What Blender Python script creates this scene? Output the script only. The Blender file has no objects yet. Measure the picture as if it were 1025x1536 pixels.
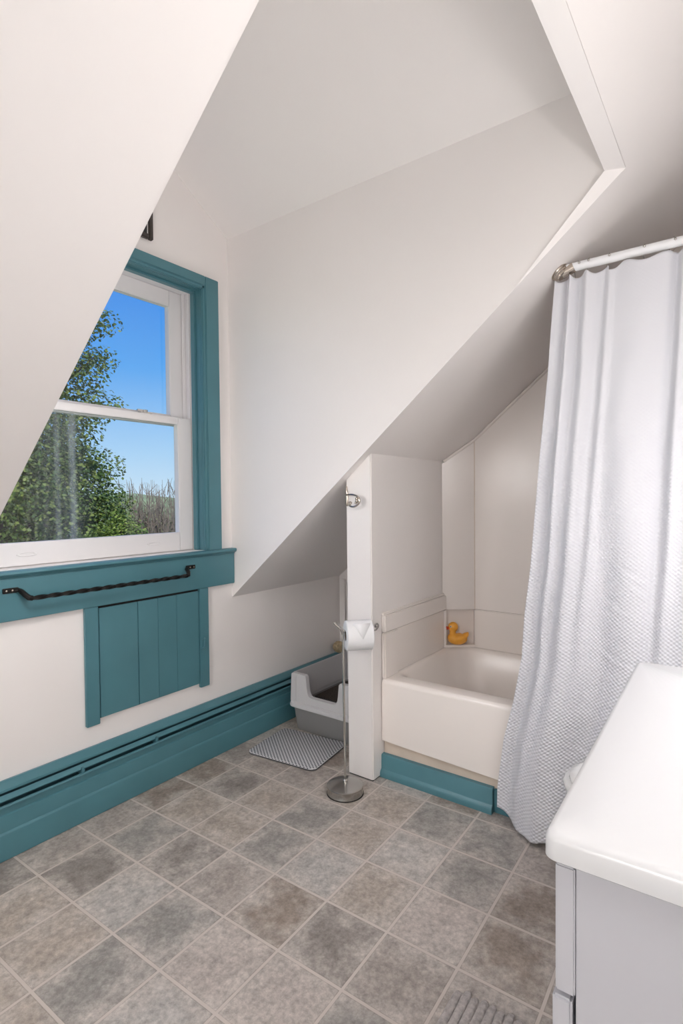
import bpy, bmesh, math, random
from mathutils import Vector, Matrix
random.seed(7)
C = bpy.context.scene.collection
PI = math.pi
SL = 0.8391                      # pitch of the main roof slope (40 degrees)
XW, YC, YL = -2.041, 1.854, 0.60  # window wall, right dormer cheek, left dormer cheek
XR = 0.285                       # right-hand wall
def zs(x): return 0.702 + SL * (x - XW + 0.007)

# ------------------------------------------------------------------ materials
def mat(name, col, rough=0.5, metal=0.0, spec=0.5, noise=None, bump=None, coat=0.0, trans=None):
    m = bpy.data.materials.new(name); m.use_nodes = True
    nt = m.node_tree; b = nt.nodes['Principled BSDF']
    b.inputs['Base Color'].default_value = (*col, 1)
    b.inputs['Roughness'].default_value = rough
    b.inputs['Metallic'].default_value = metal
    b.inputs['Specular IOR Level'].default_value = spec
    b.inputs['Coat Weight'].default_value = coat
    if noise or bump:
        tc = nt.nodes.new('ShaderNodeTexCoord')
    if noise:
        sc, amt = noise
        n = nt.nodes.new('ShaderNodeTexNoise'); n.inputs['Scale'].default_value = sc; n.inputs['Detail'].default_value = 5
        nt.links.new(tc.outputs['Object'], n.inputs['Vector'])
        r = nt.nodes.new('ShaderNodeValToRGB')
        r.color_ramp.elements[0].position = 0.3; r.color_ramp.elements[1].position = 0.7
        r.color_ramp.elements[0].color = (*[c * (1 - amt) for c in col], 1)
        r.color_ramp.elements[1].color = (*[min(1, c * (1 + amt)) for c in col], 1)
        nt.links.new(n.outputs['Fac'], r.inputs['Fac']); nt.links.new(r.outputs['Color'], b.inputs['Base Color'])
    if bump:
        sc, st, di = bump
        n2 = nt.nodes.new('ShaderNodeTexNoise'); n2.inputs['Scale'].default_value = sc; n2.inputs['Detail'].default_value = 3
        nt.links.new(tc.outputs['Object'], n2.inputs['Vector'])
        bp = nt.nodes.new('ShaderNodeBump'); bp.inputs['Strength'].default_value = st; bp.inputs['Distance'].default_value = di
        nt.links.new(n2.outputs['Fac'], bp.inputs['Height']); nt.links.new(bp.outputs['Normal'], b.inputs['Normal'])
    return m
M = {}
M['wall'] = mat('wall_paint', (.85, .812, .792), .55, noise=(2.0, .012), bump=(14, .12, .004))
M['wallgloss'] = mat('partition_paint', (.85, .812, .792), .42, noise=(3.0, .01), bump=(10, .08, .003))
M['teal'] = mat('teal_paint', (.072, .197, .236), .34, noise=(6, .06), bump=(30, .12, .002))
M['tealshade'] = mat('teal_paint_shaded', (.03, .08, .10), .5)  # teal darkened, so the heater slot's shade sits in the colour
M['tub'] = mat('tub_acrylic', (.85, .79, .745), .22, noise=(2, .01))
M['panel'] = mat('surround_panel', (.85, .795, .757), .26, noise=(2, .01))
M['filler'] = mat('filler_board', (.66, .56, .47), .6, noise=(9, .08))
M['sash'] = mat('white_sash_paint', (.74, .72, .72), .45, bump=(40, .1, .001))
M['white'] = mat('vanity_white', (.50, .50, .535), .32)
M['vtop'] = mat('vanity_top_white', (.63, .63, .64), .18)
M['porcelain'] = mat('porcelain', (.80, .80, .79), .1)
M['chrome'] = mat('chrome', (.62, .60, .57), .12, metal=1)
M['basechrome'] = mat('satin_chrome', (.42, .41, .39), .2, metal=1)
M['nickel'] = mat('brushed_nickel', (.50, .44, .38), .25, metal=1)
M['iron'] = mat('black_iron', (.018, .016, .015), .38, metal=.6)
M['darkwood'] = mat('dark_frame_wood', (.055, .043, .038), .45, noise=(30, .3))
M['picture'] = mat('picture_dark', (.012, .012, .013), .3)
M['matboard'] = mat('mat_board', (.75, .73, .70), .8)
M['gap'] = mat('dark_gap', (.012, .011, .011), .9)
M['paper'] = mat('tissue_paper', (.83, .83, .84), .9, bump=(160, .2, .001))
M['card'] = mat('cardboard_tube', (.16, .12, .09), .9)
M['duck'] = mat('duck_rubber', (.86, .40, .05), .38, noise=(18, .06))
M['beak'] = mat('duck_beak', (.72, .07, .02), .4)
M['eyew'] = mat('duck_eye_white', (.85, .8, .7), .4)
M['eyeb'] = mat('duck_eye_black', (.02, .015, .01), .3)
M['traygrey'] = mat('tray_grey', (.27, .265, .262), .4)
M['traylight'] = mat('tray_light_grey', (.60, .59, .60), .38)
M['litter'] = mat('litter', (.055, .042, .034), .95, noise=(160, .5), bump=(220, .8, .004))
M['rope'] = mat('beige_cord', (.42, .33, .21), .9, noise=(60, .3))
M['rod'] = mat('rod_white', (.82, .82, .83), .3)
M['bark'] = mat('bark', (.05, .038, .028), .9, noise=(8, .3))
M['twig'] = mat('twig', (.13, .105, .09), .9)
M['hill'] = mat('hill_green', (.16, .22, .11), 1, noise=(.12, .4))
M['ground'] = mat('meadow', (.10, .16, .05), 1, noise=(.3, .3))

def leafmat(name, c1, c2, c3):
    m = bpy.data.materials.new(name); m.use_nodes = True
    nt = m.node_tree; b = nt.nodes['Principled BSDF']; out = nt.nodes['Material Output']
    g = nt.nodes.new('ShaderNodeNewGeometry'); r = nt.nodes.new('ShaderNodeValToRGB')
    r.color_ramp.elements[0].color = (*c1, 1); r.color_ramp.elements[1].color = (*c3, 1)
    e = r.color_ramp.elements.new(.5); e.color = (*c2, 1)
    nt.links.new(g.outputs['Random Per Island'], r.inputs['Fac'])
    nt.links.new(r.outputs['Color'], b.inputs['Base Color']); b.inputs['Roughness'].default_value = .55
    t = nt.nodes.new('ShaderNodeBsdfTranslucent'); nt.links.new(r.outputs['Color'], t.inputs['Color'])
    mx = nt.nodes.new('ShaderNodeMixShader'); mx.inputs[0].default_value = .35
    nt.links.new(b.outputs[0], mx.inputs[1]); nt.links.new(t.outputs[0], mx.inputs[2]); nt.links.new(mx.outputs[0], out.inputs[0])
    return m
M['leaf'] = leafmat('maple_leaves', (.045, .085, .016), (.10, .165, .03), (.21, .26, .06))
M['leaf2'] = leafmat('shrub_leaves', (.07, .13, .02), (.14, .22, .035), (.25, .31, .07))
M['leaf3'] = leafmat('dry_leaves', (.10, .11, .05), (.16, .17, .08), (.22, .22, .12))

def glassmat():
    m = bpy.data.materials.new('window_glass'); m.use_nodes = True
    nt = m.node_tree; nt.nodes.remove(nt.nodes['Principled BSDF']); out = nt.nodes['Material Output']
    t = nt.nodes.new('ShaderNodeBsdfTransparent'); gl = nt.nodes.new('ShaderNodeBsdfGlossy'); gl.inputs['Roughness'].default_value = .02
    t.inputs['Color'].default_value = (.96, .97, .97, 1)
    mx = nt.nodes.new('ShaderNodeMixShader'); mx.inputs[0].default_value = .035
    nt.links.new(t.outputs[0], mx.inputs[1]); nt.links.new(gl.outputs[0], mx.inputs[2])
    nt.links.new(mx.outputs[0], out.inputs[0])
    return m
M['glass'] = glassmat()

def reflectglass():  # curtain's reflection painted into the pane as pale vertical streaks
    m = glassmat(); m.name = 'reflection_window_glass'
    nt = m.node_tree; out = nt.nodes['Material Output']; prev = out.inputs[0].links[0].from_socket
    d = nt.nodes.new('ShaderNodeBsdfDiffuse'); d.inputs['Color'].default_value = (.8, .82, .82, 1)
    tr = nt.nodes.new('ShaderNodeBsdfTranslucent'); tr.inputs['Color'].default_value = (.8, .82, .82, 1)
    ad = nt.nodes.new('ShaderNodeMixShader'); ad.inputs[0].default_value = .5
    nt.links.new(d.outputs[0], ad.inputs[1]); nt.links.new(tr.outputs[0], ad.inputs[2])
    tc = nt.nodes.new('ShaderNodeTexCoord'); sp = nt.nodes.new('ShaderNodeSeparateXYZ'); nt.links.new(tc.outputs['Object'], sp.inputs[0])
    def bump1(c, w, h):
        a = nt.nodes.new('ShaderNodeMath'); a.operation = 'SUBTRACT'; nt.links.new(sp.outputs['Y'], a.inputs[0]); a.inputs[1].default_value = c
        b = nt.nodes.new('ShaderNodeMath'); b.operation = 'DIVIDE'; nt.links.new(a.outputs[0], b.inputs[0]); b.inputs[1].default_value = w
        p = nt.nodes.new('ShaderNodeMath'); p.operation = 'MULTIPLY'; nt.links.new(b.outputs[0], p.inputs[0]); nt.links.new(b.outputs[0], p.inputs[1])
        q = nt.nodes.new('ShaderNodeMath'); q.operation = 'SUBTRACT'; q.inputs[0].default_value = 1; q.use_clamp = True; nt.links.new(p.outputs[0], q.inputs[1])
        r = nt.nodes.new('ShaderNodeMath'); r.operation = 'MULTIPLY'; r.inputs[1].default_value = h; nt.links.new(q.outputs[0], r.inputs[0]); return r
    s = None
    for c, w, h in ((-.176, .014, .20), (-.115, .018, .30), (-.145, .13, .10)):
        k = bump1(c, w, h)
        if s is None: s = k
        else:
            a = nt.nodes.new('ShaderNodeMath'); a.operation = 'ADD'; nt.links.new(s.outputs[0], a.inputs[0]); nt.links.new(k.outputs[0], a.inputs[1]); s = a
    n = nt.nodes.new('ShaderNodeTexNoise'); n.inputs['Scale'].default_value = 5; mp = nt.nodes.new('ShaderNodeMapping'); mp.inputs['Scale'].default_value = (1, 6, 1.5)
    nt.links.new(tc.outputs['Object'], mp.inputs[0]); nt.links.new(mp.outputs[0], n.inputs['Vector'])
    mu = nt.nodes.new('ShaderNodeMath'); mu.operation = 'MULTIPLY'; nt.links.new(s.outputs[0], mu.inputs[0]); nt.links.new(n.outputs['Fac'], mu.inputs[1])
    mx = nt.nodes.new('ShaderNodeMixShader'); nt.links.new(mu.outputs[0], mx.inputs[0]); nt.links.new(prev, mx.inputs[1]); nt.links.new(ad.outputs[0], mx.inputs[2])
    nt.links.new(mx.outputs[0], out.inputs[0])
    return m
M['reflectglass'] = reflectglass()

def tilemat():
    m = bpy.data.materials.new('vinyl_tile'); m.use_nodes = True
    nt = m.node_tree; b = nt.nodes['Principled BSDF']; L = nt.links
    at = nt.nodes.new('ShaderNodeAttribute'); at.attribute_name = 'tile_tint'
    uv = nt.nodes.new('ShaderNodeUVMap'); tc = nt.nodes.new('ShaderNodeTexCoord')
    geo = nt.nodes.new('ShaderNodeNewGeometry')
    def noise(sc, det, ro=.6):
        n = nt.nodes.new('ShaderNodeTexNoise'); n.inputs['Scale'].default_value = sc; n.inputs['Detail'].default_value = det; n.inputs['Roughness'].default_value = ro
        n.noise_dimensions = '4D'; w = nt.nodes.new('ShaderNodeMath'); w.operation = 'MULTIPLY'; w.inputs[1].default_value = 37
        L.new(geo.outputs['Random Per Island'], w.inputs[0]); L.new(w.outputs[0], n.inputs['W'])
        L.new(tc.outputs['Object'], n.inputs['Vector']); return n
    def mixc(fac_socket, a_socket, colr, mode='MIX', k=1.0):
        x = nt.nodes.new('ShaderNodeMix'); x.data_type = 'RGBA'; x.blend_type = mode
        if fac_socket is None: x.inputs[0].default_value = k
        else: L.new(fac_socket, x.inputs[0])
        L.new(a_socket, x.inputs[6])
        if isinstance(colr, tuple): x.inputs[7].default_value = (*colr, 1)
        else: L.new(colr, x.inputs[7])
        return x.outputs[2]
    def ramp(n, p0, p1, v0=0., v1=1.):
        r = nt.nodes.new('ShaderNodeMapRange'); r.inputs[1].default_value = p0; r.inputs[2].default_value = p1; r.inputs[3].default_value = v0; r.inputs[4].default_value = v1
        L.new(n, r.inputs[0]); return r.outputs[0]
    big = noise(11, 6, .62); fine = noise(70, 6, .75); spk = noise(190, 3, .8)
    # pale cloudy wear over the tint, strongest towards the tile edges
    sp = nt.nodes.new('ShaderNodeSeparateXYZ'); L.new(uv.outputs[0], sp.inputs[0])
    def edge(ch):
        a = nt.nodes.new('ShaderNodeMath'); a.operation = 'SUBTRACT'; L.new(sp.outputs[ch], a.inputs[0]); a.inputs[1].default_value = .5
        c = nt.nodes.new('ShaderNodeMath'); c.operation = 'ABSOLUTE'; L.new(a.outputs[0], c.inputs[0]); return c.outputs[0]
    mxm = nt.nodes.new('ShaderNodeMath'); mxm.operation = 'MAXIMUM'; L.new(edge('X'), mxm.inputs[0]); L.new(edge('Y'), mxm.inputs[1])
    ad = nt.nodes.new('ShaderNodeMath'); ad.operation = 'MULTIPLY_ADD'; L.new(mxm.outputs[0], ad.inputs[0]); ad.inputs[1].default_value = .55; L.new(big.outputs['Fac'], ad.inputs[2])
    c = mixc(ramp(ad.outputs[0], .60, .86, 0, .9), at.outputs['Color'], (.49, .445, .405))
    mid = noise(26, 6, .7); fm = nt.nodes.new('ShaderNodeMath'); fm.operation = 'MULTIPLY'; L.new(ramp(fine.outputs['Fac'], .34, .66, .70, 1.28), fm.inputs[0]); L.new(ramp(mid.outputs['Fac'], .30, .70, .74, 1.24), fm.inputs[1]); f1 = fm.outputs[0]
    cm = nt.nodes.new('ShaderNodeCombineColor'); [L.new(f1, cm.inputs[i]) for i in range(3)]
    c = mixc(None, c, cm.outputs[0], 'MULTIPLY', 1.0)
    c = mixc(ramp(spk.outputs['Fac'], .62, .74, 0, .35), c, (.55, .50, .46))
    c = mixc(ramp(spk.outputs['Fac'], .37, .29, 0, .45), c, (.12, .085, .065))
    # grout joint printed between the tiles
    gn = noise(40, 2)
    ga = nt.nodes.new('ShaderNodeMath'); ga.operation = 'MULTIPLY_ADD'; L.new(gn.outputs['Fac'], ga.inputs[0]); ga.inputs[1].default_value = .006; L.new(mxm.outputs[0], ga.inputs[2])
    g = ramp(ga.outputs[0], .4815, .487)
    sh = ramp(ga.outputs[0], .472, .4815, 0, .35)
    c = mixc(sh, c, (.20, .165, .14))
    c = mixc(g, c, (.56, .50, .455))
    L.new(c, b.inputs['Base Color']); b.inputs['Roughness'].default_value = .42
    b.inputs['Specular IOR Level'].default_value = .35
    bp = nt.nodes.new('ShaderNodeBump'); bp.inputs['Strength'].default_value = .35; bp.inputs['Distance'].default_value = .0015
    hh = nt.nodes.new('ShaderNodeMath'); hh.operation = 'SUBTRACT'; L.new(fine.outputs['Fac'], hh.inputs[0]); L.new(g, hh.inputs[1])
    L.new(hh.outputs[0], bp.inputs['Height']); L.new(bp.outputs[0], b.inputs['Normal'])
    return m
M['tile'] = tilemat()

def wafflemat():
    m = mat('waffle_cloth', (.67, .67, .705), .85)
    nt = m.node_tree; b = nt.nodes['Principled BSDF']; L = nt.links
    b.inputs['Sheen Weight'].default_value = .15
    uv = nt.nodes.new('ShaderNodeUVMap'); sp = nt.nodes.new('ShaderNodeSeparateXYZ'); L.new(uv.outputs[0], sp.inputs[0])
    def wave(ch, per, off=None):
        a = nt.nodes.new('ShaderNodeMath'); a.operation = 'MULTIPLY'; a.inputs[1].default_value = 2 * PI / per; L.new(sp.outputs[ch], a.inputs[0]); o = a.outputs[0]
        s = nt.nodes.new('ShaderNodeMath'); s.operation = 'SINE'; L.new(o, s.inputs[0]); return s.outputs[0]
    s = nt.nodes.new('ShaderNodeMath'); s.operation = 'MULTIPLY'; L.new(wave('X', .0165), s.inputs[0]); L.new(wave('Y', .0125), s.inputs[1])
    mr = nt.nodes.new('ShaderNodeMapRange'); L.new(sp.outputs['Y'], mr.inputs[0]); mr.inputs[1].default_value = 1.55; mr.inputs[2].default_value = .75; mr.inputs[3].default_value = .05; mr.inputs[4].default_value = 1
    k = nt.nodes.new('ShaderNodeMath'); k.operation = 'MULTIPLY'; L.new(s.outputs[0], k.inputs[0]); L.new(mr.outputs[0], k.inputs[1])
    bp = nt.nodes.new('ShaderNodeBump'); bp.inputs['Strength'].default_value = .75; bp.inputs['Distance'].default_value = .002
    L.new(k.outputs[0], bp.inputs['Height']); L.new(bp.outputs[0], b.inputs['Normal'])
    return m
M['waffle'] = wafflemat()

def matmat():
    m = mat('honeycomb_mat', (.55, .55, .57), .7)
    nt = m.node_tree; b = nt.nodes['Principled BSDF']; L = nt.links
    tc = nt.nodes.new('ShaderNodeTexCoord'); v = nt.nodes.new('ShaderNodeTexVoronoi'); v.inputs['Scale'].default_value = 74; v.inputs['Randomness'].default_value = 0
    mp = nt.nodes.new('ShaderNodeMapping'); mp.inputs['Rotation'].default_value = (0, 0, .78); L.new(tc.outputs['Object'], mp.inputs[0]); L.new(mp.outputs[0], v.inputs['Vector'])
    r = nt.nodes.new('ShaderNodeValToRGB'); r.color_ramp.elements[0].position = .30; r.color_ramp.elements[0].color = (.06, .065, .085, 1)
    r.color_ramp.elements[1].position = .42; r.color_ramp.elements[1].color = (.62, .62, .64, 1); L.new(v.outputs['Distance'], r.inputs[0]); L.new(r.outputs[0], b.inputs['Base Color'])
    bp = nt.nodes.new('ShaderNodeBump'); bp.inputs['Strength'].default_value = .8; bp.inputs['Distance'].default_value = .003; L.new(v.outputs['Distance'], bp.inputs['Height']); L.new(bp.outputs[0], b.inputs['Normal'])
    return m
M['mat'] = matmat()
M['matedge'] = mat('mat_edge', (.10, .10, .105), .8)
M['rug'] = mat('bath_mat_chenille', (.44, .405, .385), .95, noise=(90, .22), bump=(260, .9, .003))

# ------------------------------------------------------------------ mesh helpers
def bx(bm, x0, x1, y0, y1, z0, z1, bev=0, seg=2):
    t = bmesh.new(); bmesh.ops.create_cube(t, size=1)
    for v in t.verts: v.co = Vector((x0 + (v.co.x + .5) * (x1 - x0), y0 + (v.co.y + .5) * (y1 - y0), z0 + (v.co.z + .5) * (z1 - z0)))
    if bev: bmesh.ops.bevel(t, geom=t.edges[:], offset=bev, segments=seg, affect='EDGES', clamp_overlap=True)
    merge(bm, t); return bm
def merge(bm, t):
    mp = {v: bm.verts.new(v.co) for v in t.verts}
    for f in t.faces:
        try: bm.faces.new([mp[v] for v in f.verts])
        except ValueError: pass
    t.free()
def prism(bm, pts, a, d):
    """closed polygon pts (3D) extruded along d"""
    d = Vector(d); lo = [bm.verts.new(Vector(p)) for p in pts]; hi = [bm.verts.new(Vector(p) + d) for p in pts]
    n = len(pts); bm.faces.new(lo); bm.faces.new(hi[::-1])
    for i in range(n): bm.faces.new([lo[i], hi[i], hi[(i + 1) % n], lo[(i + 1) % n]])
    return bm
def prism_x(bm, yz, x0, x1): return prism(bm, [(x0, y, z) for y, z in yz], 0, (x1 - x0, 0, 0))
def prism_y(bm, xz, y0, y1): return prism(bm, [(x, y0, z) for x, z in xz], 0, (0, y1 - y0, 0))
def tube(bm, pts, rad, n=12, cap=True):
    pts = [Vector(p) for p in pts]; rings = []
    if not isinstance(rad, (list, tuple)): rad = [rad] * len(pts)
    up = None
    for i, p in enumerate(pts):
        t = (pts[min(i + 1, len(pts) - 1)] - pts[max(i - 1, 0)]).normalized()
        if up is None: up = t.orthogonal().normalized()
        up = (up - up.dot(t) * t).normalized(); s = t.cross(up)
        rings.append([bm.verts.new(p + rad[i] * (math.cos(2 * PI * k / n) * up + math.sin(2 * PI * k / n) * s)) for k in range(n)])
    for a, b in zip(rings, rings[1:]):
        for k in range(n): bm.faces.new([a[k], a[(k + 1) % n], b[(k + 1) % n], b[k]])
    if cap: bm.faces.new(rings[0][::-1]); bm.faces.new(rings[-1])
    return bm
def lathe(bm, prof, c, axis=(0, 0, 1), n=32):
    """prof = [(r, h)] around axis through c"""
    ax = Vector(axis).normalized(); u = ax.orthogonal().normalized(); w = ax.cross(u); c = Vector(c); rings = []
    for r, h in prof:
        if r < 1e-6: rings.append([bm.verts.new(c + ax * h)])
        else: rings.append([bm.verts.new(c + ax * h + r * (math.cos(2 * PI * k / n) * u + math.sin(2 * PI * k / n) * w)) for k in range(n)])
    for a, b in zip(rings, rings[1:]):
        if len(a) == 1 and len(b) == 1: continue
        for k in range(n):
            if len(a) == 1: bm.faces.new([a[0], b[(k + 1) % n], b[k]])
            elif len(b) == 1: bm.faces.new([a[k], a[(k + 1) % n], b[0]])
            else: bm.faces.new([a[k], a[(k + 1) % n], b[(k + 1) % n], b[k]])
    return bm
def ball(bm, c, r, u=20, v=12, rot=None):
    t = bmesh.new(); bmesh.ops.create_uvsphere(t, u_segments=u, v_segments=v, radius=1)
    s = Vector(r) if isinstance(r, (tuple, list)) else Vector((r, r, r))
    R = Matrix.Rotation(rot or 0, 3, 'Y')
    for p in t.verts: p.co = R @ Vector((p.co.x * s.x, p.co.y * s.y, p.co.z * s.z)) + Vector(c)
    merge(bm, t); return bm
def loft(bm, rings, cap0=True, cap1=True, closed=True):
    R = [[bm.verts.new(Vector(p)) for p in r] for r in rings]; n = len(R[0])
    for a, b in zip(R, R[1:]):
        for k in range(n if closed else n - 1): bm.faces.new([a[k], a[(k + 1) % n], b[(k + 1) % n], b[k]])
    if cap0: bm.faces.new(R[0][::-1])
    if cap1: bm.faces.new(R[-1])
    return bm
def rrect(x0, x1, y0, y1, r, z, n=6):
    out = []
    for cx, cy, a in ((x1 - r, y1 - r, 0), (x0 + r, y1 - r, PI / 2), (x0 + r, y0 + r, PI), (x1 - r, y0 + r, 1.5 * PI)):
        for k in range(n + 1): out.append((cx + r * math.cos(a + PI / 2 * k / n), cy + r * math.sin(a + PI / 2 * k / n), z))
    return out

def obj(name, bm, m, parent=None, local=False, smooth=True, ang=35):
    if parent is not None and not local:
        off = parent.matrix_basis.translation.copy(); q = parent.parent
        while q is not None: off += q.matrix_basis.translation; q = q.parent
        for v in bm.verts: v.co -= off
    bmesh.ops.recalc_face_normals(bm, faces=bm.faces[:])
    me = bpy.data.meshes.new(name); bm.to_mesh(me); bm.free()
    if smooth:
        for p in me.polygons: p.use_smooth = True
        me.set_sharp_from_angle(angle=math.radians(ang))
    o = bpy.data.objects.new(name, me); C.objects.link(o)
    if m: me.materials.append(M[m] if isinstance(m, str) else m)
    o.parent = parent
    return o
def thing(name, label, cat, loc=(0, 0, 0), rotz=0, group=None):
    o = bpy.data.objects.new(name, None); C.objects.link(o); o.location = loc; o.rotation_euler = (0, 0, rotz); o.empty_display_size = .05
    o['label'] = label; o['category'] = cat
    if group: o['group'] = group
    return o
def tag(o, label, cat, group=None):
    o['label'] = label; o['category'] = cat
    if group: o['group'] = group
    return o
def struct(name, bm, m, parent=None, label=None, cat=None, **k):
    o = obj(name, bm, m, parent, **k); o['kind'] = 'structure'
    if label: o['label'] = label
    if cat: o['category'] = cat
    return o
B = bmesh.new

# ------------------------------------------------------------------ the room shell
# floor: sheet vinyl printed with square tiles, each printed tile its own tint
def build_floor():
    org = Vector((-1.802, .802)); vi = Vector((-.004, .216)); vj = Vector((.206, .004))
    T = {'d': (.26, .232, .212), 'g': (.300, .282, .262), 'l': (.43, .405, .378), 't': (.385, .335, .29), 'p': (.45, .40, .365), 'b': (.295, .245, .208), 'm': (.355, .315, .285)}
    known = {(0, -1): 'm', (1, -1): 'm', (2, -1): 'b', (3, -1): 'b', (4, -1): 'm', (-1, -1): 'd', (-1, 0): 't', (-2, 0): 'm', (-1, 1): 't', (-1, 2): 'g',
             (0, 0): 'd', (1, 0): 'g', (2, 0): 't', (3, 0): 'd', (4, 0): 'm', (0, 1): 'l', (1, 1): 'd', (2, 1): 't', (3, 1): 't', (4, 1): 'm',
             (0, 2): 'g', (1, 2): 'm', (2, 2): 'g', (3, 2): 'g', (4, 2): 't', (0, 3): 'p', (1, 3): 'b', (2, 3): 'l', (3, 3): 't', (4, 3): 't', (5, 3): 'l',
             (0, 4): 'p', (1, 4): 'd', (2, 4): 't', (3, 4): 'l', (4, 4): 'g', (5, 4): 'b', (0, 5): 'g', (1, 5): 'm', (2, 5): 'p', (3, 5): 'g', (4, 5): 'g', (5, 5): 'm',
             (1, 6): 'm', (2, 6): 'b', (3, 6): 'b', (4, 6): 'm', (5, 6): 'd', (-1, 3): 'l', (-1, 4): 'm'}
    verts, faces, tints, uvs = [], [], [], []
    for i in range(-9, 11):
        for j in range(-3, 11):
            q = [org + vi * (i + a) + vj * (j + b) for a, b in ((0, 0), (0, 1), (1, 1), (1, 0))]
            k = len(verts); verts += [(p.x, p.y, 0) for p in q]; faces.append((k, k + 1, k + 2, k + 3))
            c = T[known.get((i, j)) or random.choice('dgltpbm')]; tints.append(c); uvs += [(0, 0), (0, 1), (1, 1), (1, 0)]
    me = bpy.data.meshes.new('floor'); me.from_pydata(verts, [], faces); me.update()
    u = me.uv_layers.new(name='UVMap')
    for k, p in enumerate(uvs): u.data[k].uv = p
    a = me.color_attributes.new('tile_tint', 'FLOAT_COLOR', 'CORNER')
    for f, c in enumerate(tints):
        for k in range(4): a.data[f * 4 + k].color = (*c, 1)
    me.materials.append(M['tile'])
    o = bpy.data.objects.new('floor', me); C.objects.link(o); o['kind'] = 'structure'
    return o
build_floor()
Y0, Y1 = -2.4, 2.75
# window wall: knee wall plus the gable of the dormer, with the window opening cut out
WY0, WY1, WZ0, WZ1 = .70, 1.69, .955, 2.178
RZ, RY = 2.852, 1.227
bm = B(); xo = XW - .2
prism_x(bm, [(Y0, -.02), (Y1 + .1, -.02), (Y1 + .1, .712), (Y0, .712)], XW, xo)
prism_x(bm, [(YL, .712), (YC, .712), (YC, WZ0), (YL, WZ0)], XW, xo)
prism_x(bm, [(YL, WZ0), (WY0, WZ0), (WY0, WZ1), (YL, WZ1)], XW, xo)
prism_x(bm, [(WY1, WZ0), (YC, WZ0), (YC, WZ1), (WY1, WZ1)], XW, xo)
prism_x(bm, [(YL, WZ1), (YC, WZ1), (YC, 2.462), (RY, RZ), (YL, 2.462)], XW, xo)
struct('wall_left', bm, 'wall', smooth=False)
# main roof slope, pierced by the dormer
bm = B(); t = (-.06 * .643, 0, .06 * .766 + .02)
def slope_piece(y0, y1, xa, xb):
    prism(bm, [(xa, y0, zs(xa)), (xb, y0, zs(xb)), (xb, y1, zs(xb)), (xa, y1, zs(xa))], 0, t)
slope_piece(YC + .002, Y1 + .1, XW, XR + .1); slope_piece(Y0, YL - .002, XW, XR + .1); slope_piece(YL - .002, YC + .002, -.29, XR + .1)
struct('ceiling_slope', bm, 'wall', smooth=False)
# lintel over the dormer opening
bm = B(); bx(bm, -.345, -.291, YL, YC, zs(-.291), 3.0)
struct('trim_1', bm, 'wall', smooth=False)
# dormer cheeks
for nm, y, d in (('wall_cheek_right', YC, .0025), ('wall_cheek_left', YL, -.0025)):
    bm = B(); e = .0
    e = 0
    prism_y(bm, [(XW - .02, zs(XW - .02) + e), (-.30, zs(-.30) + e), (-.33, 2.50), (XW - .02, 2.50)], y, y + d)
    struct(nm, bm, 'wall', smooth=False)
# plaster return along the top of the right cheek
bm = B()
a = Vector((-.64, YC, zs(-.64))); b = Vector((-.29, YC, zs(-.29))); c = Vector((-.345, YC - .022, zs(-.291))); c2 = Vector((-.345, YC, zs(-.29)))
vs = [bm.verts.new(p) for p in (a, b, c, c2)]
for f in ((0, 1, 2), (0, 2, 3), (1, 3, 2), (0, 3, 1)): bm.faces.new([vs[k] for k in f])
struct('trim_2', bm, 'wall', smooth=False)
# dormer ceiling, two pitches
bm = B()
prism_x(bm, [(YC, 2.462), (RY, RZ), (RY, RZ + .1), (YC + .15, 2.462)], XW - .2, -.33)
prism_x(bm, [(YL, 2.462), (RY, RZ), (RY, RZ + .1), (YL - .15, 2.462)], XW - .2, -.33)
struct('ceiling_dormer', bm, 'wall', smooth=False)
# the other walls of the bathroom
bm = B(); bx(bm, XR, XR + .1, Y0, Y1 + .1, -.02, 2.9); struct('wall_right', bm, 'wall', smooth=False)
bm = B(); bx(bm, XW - .2, XR + .1, Y1, Y1 + .1, -.02, 3.0); struct('wall_far', bm, 'wall', smooth=False)
bm = B(); bx(bm, XW - .2, XR + .1, Y0 - .1, Y0, -.02, 3.0); struct('wall_near', bm, 'wall', smooth=False)
# stub wall between litter nook and bathtub
PX0, PX1, PY = -1.371, -1.244, 1.90
bm = B(); prism_y(bm, [(PX0, 0.006), (PX1, .006), (PX1, zs(PX1)), (PX0, zs(PX0))], PY, Y1)
bmesh.ops.bevel(bm, geom=[e for e in bm.edges if abs(e.verts[0].co.y - PY) < 1e-4 and abs(e.verts[1].co.y - PY) < 1e-4 and abs(e.verts[0].co.x - e.verts[1].co.x) < 1e-4], offset=.004, segments=2, affect='EDGES')
struct('wall_partition', bm, 'wallgloss')
bm = B(); bx(bm, PX0 + .003, PX1 - .003, PY + .004, Y1, 0, .0065); struct('trim_3', bm, 'gap', smooth=False)
# framed casing on the far wall of the nook
bm = B(); bx(bm, -2.018, -1.99, Y1 - .02, Y1, .2355, .69, .003); bx(bm, -1.982, -1.972, Y1 - .012, Y1, .2355, .67, .002); bx(bm, -1.965, -1.42, Y1 - .016, Y1, .05, .67, .003)
struct('trim_4', bm, 'wall')

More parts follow.
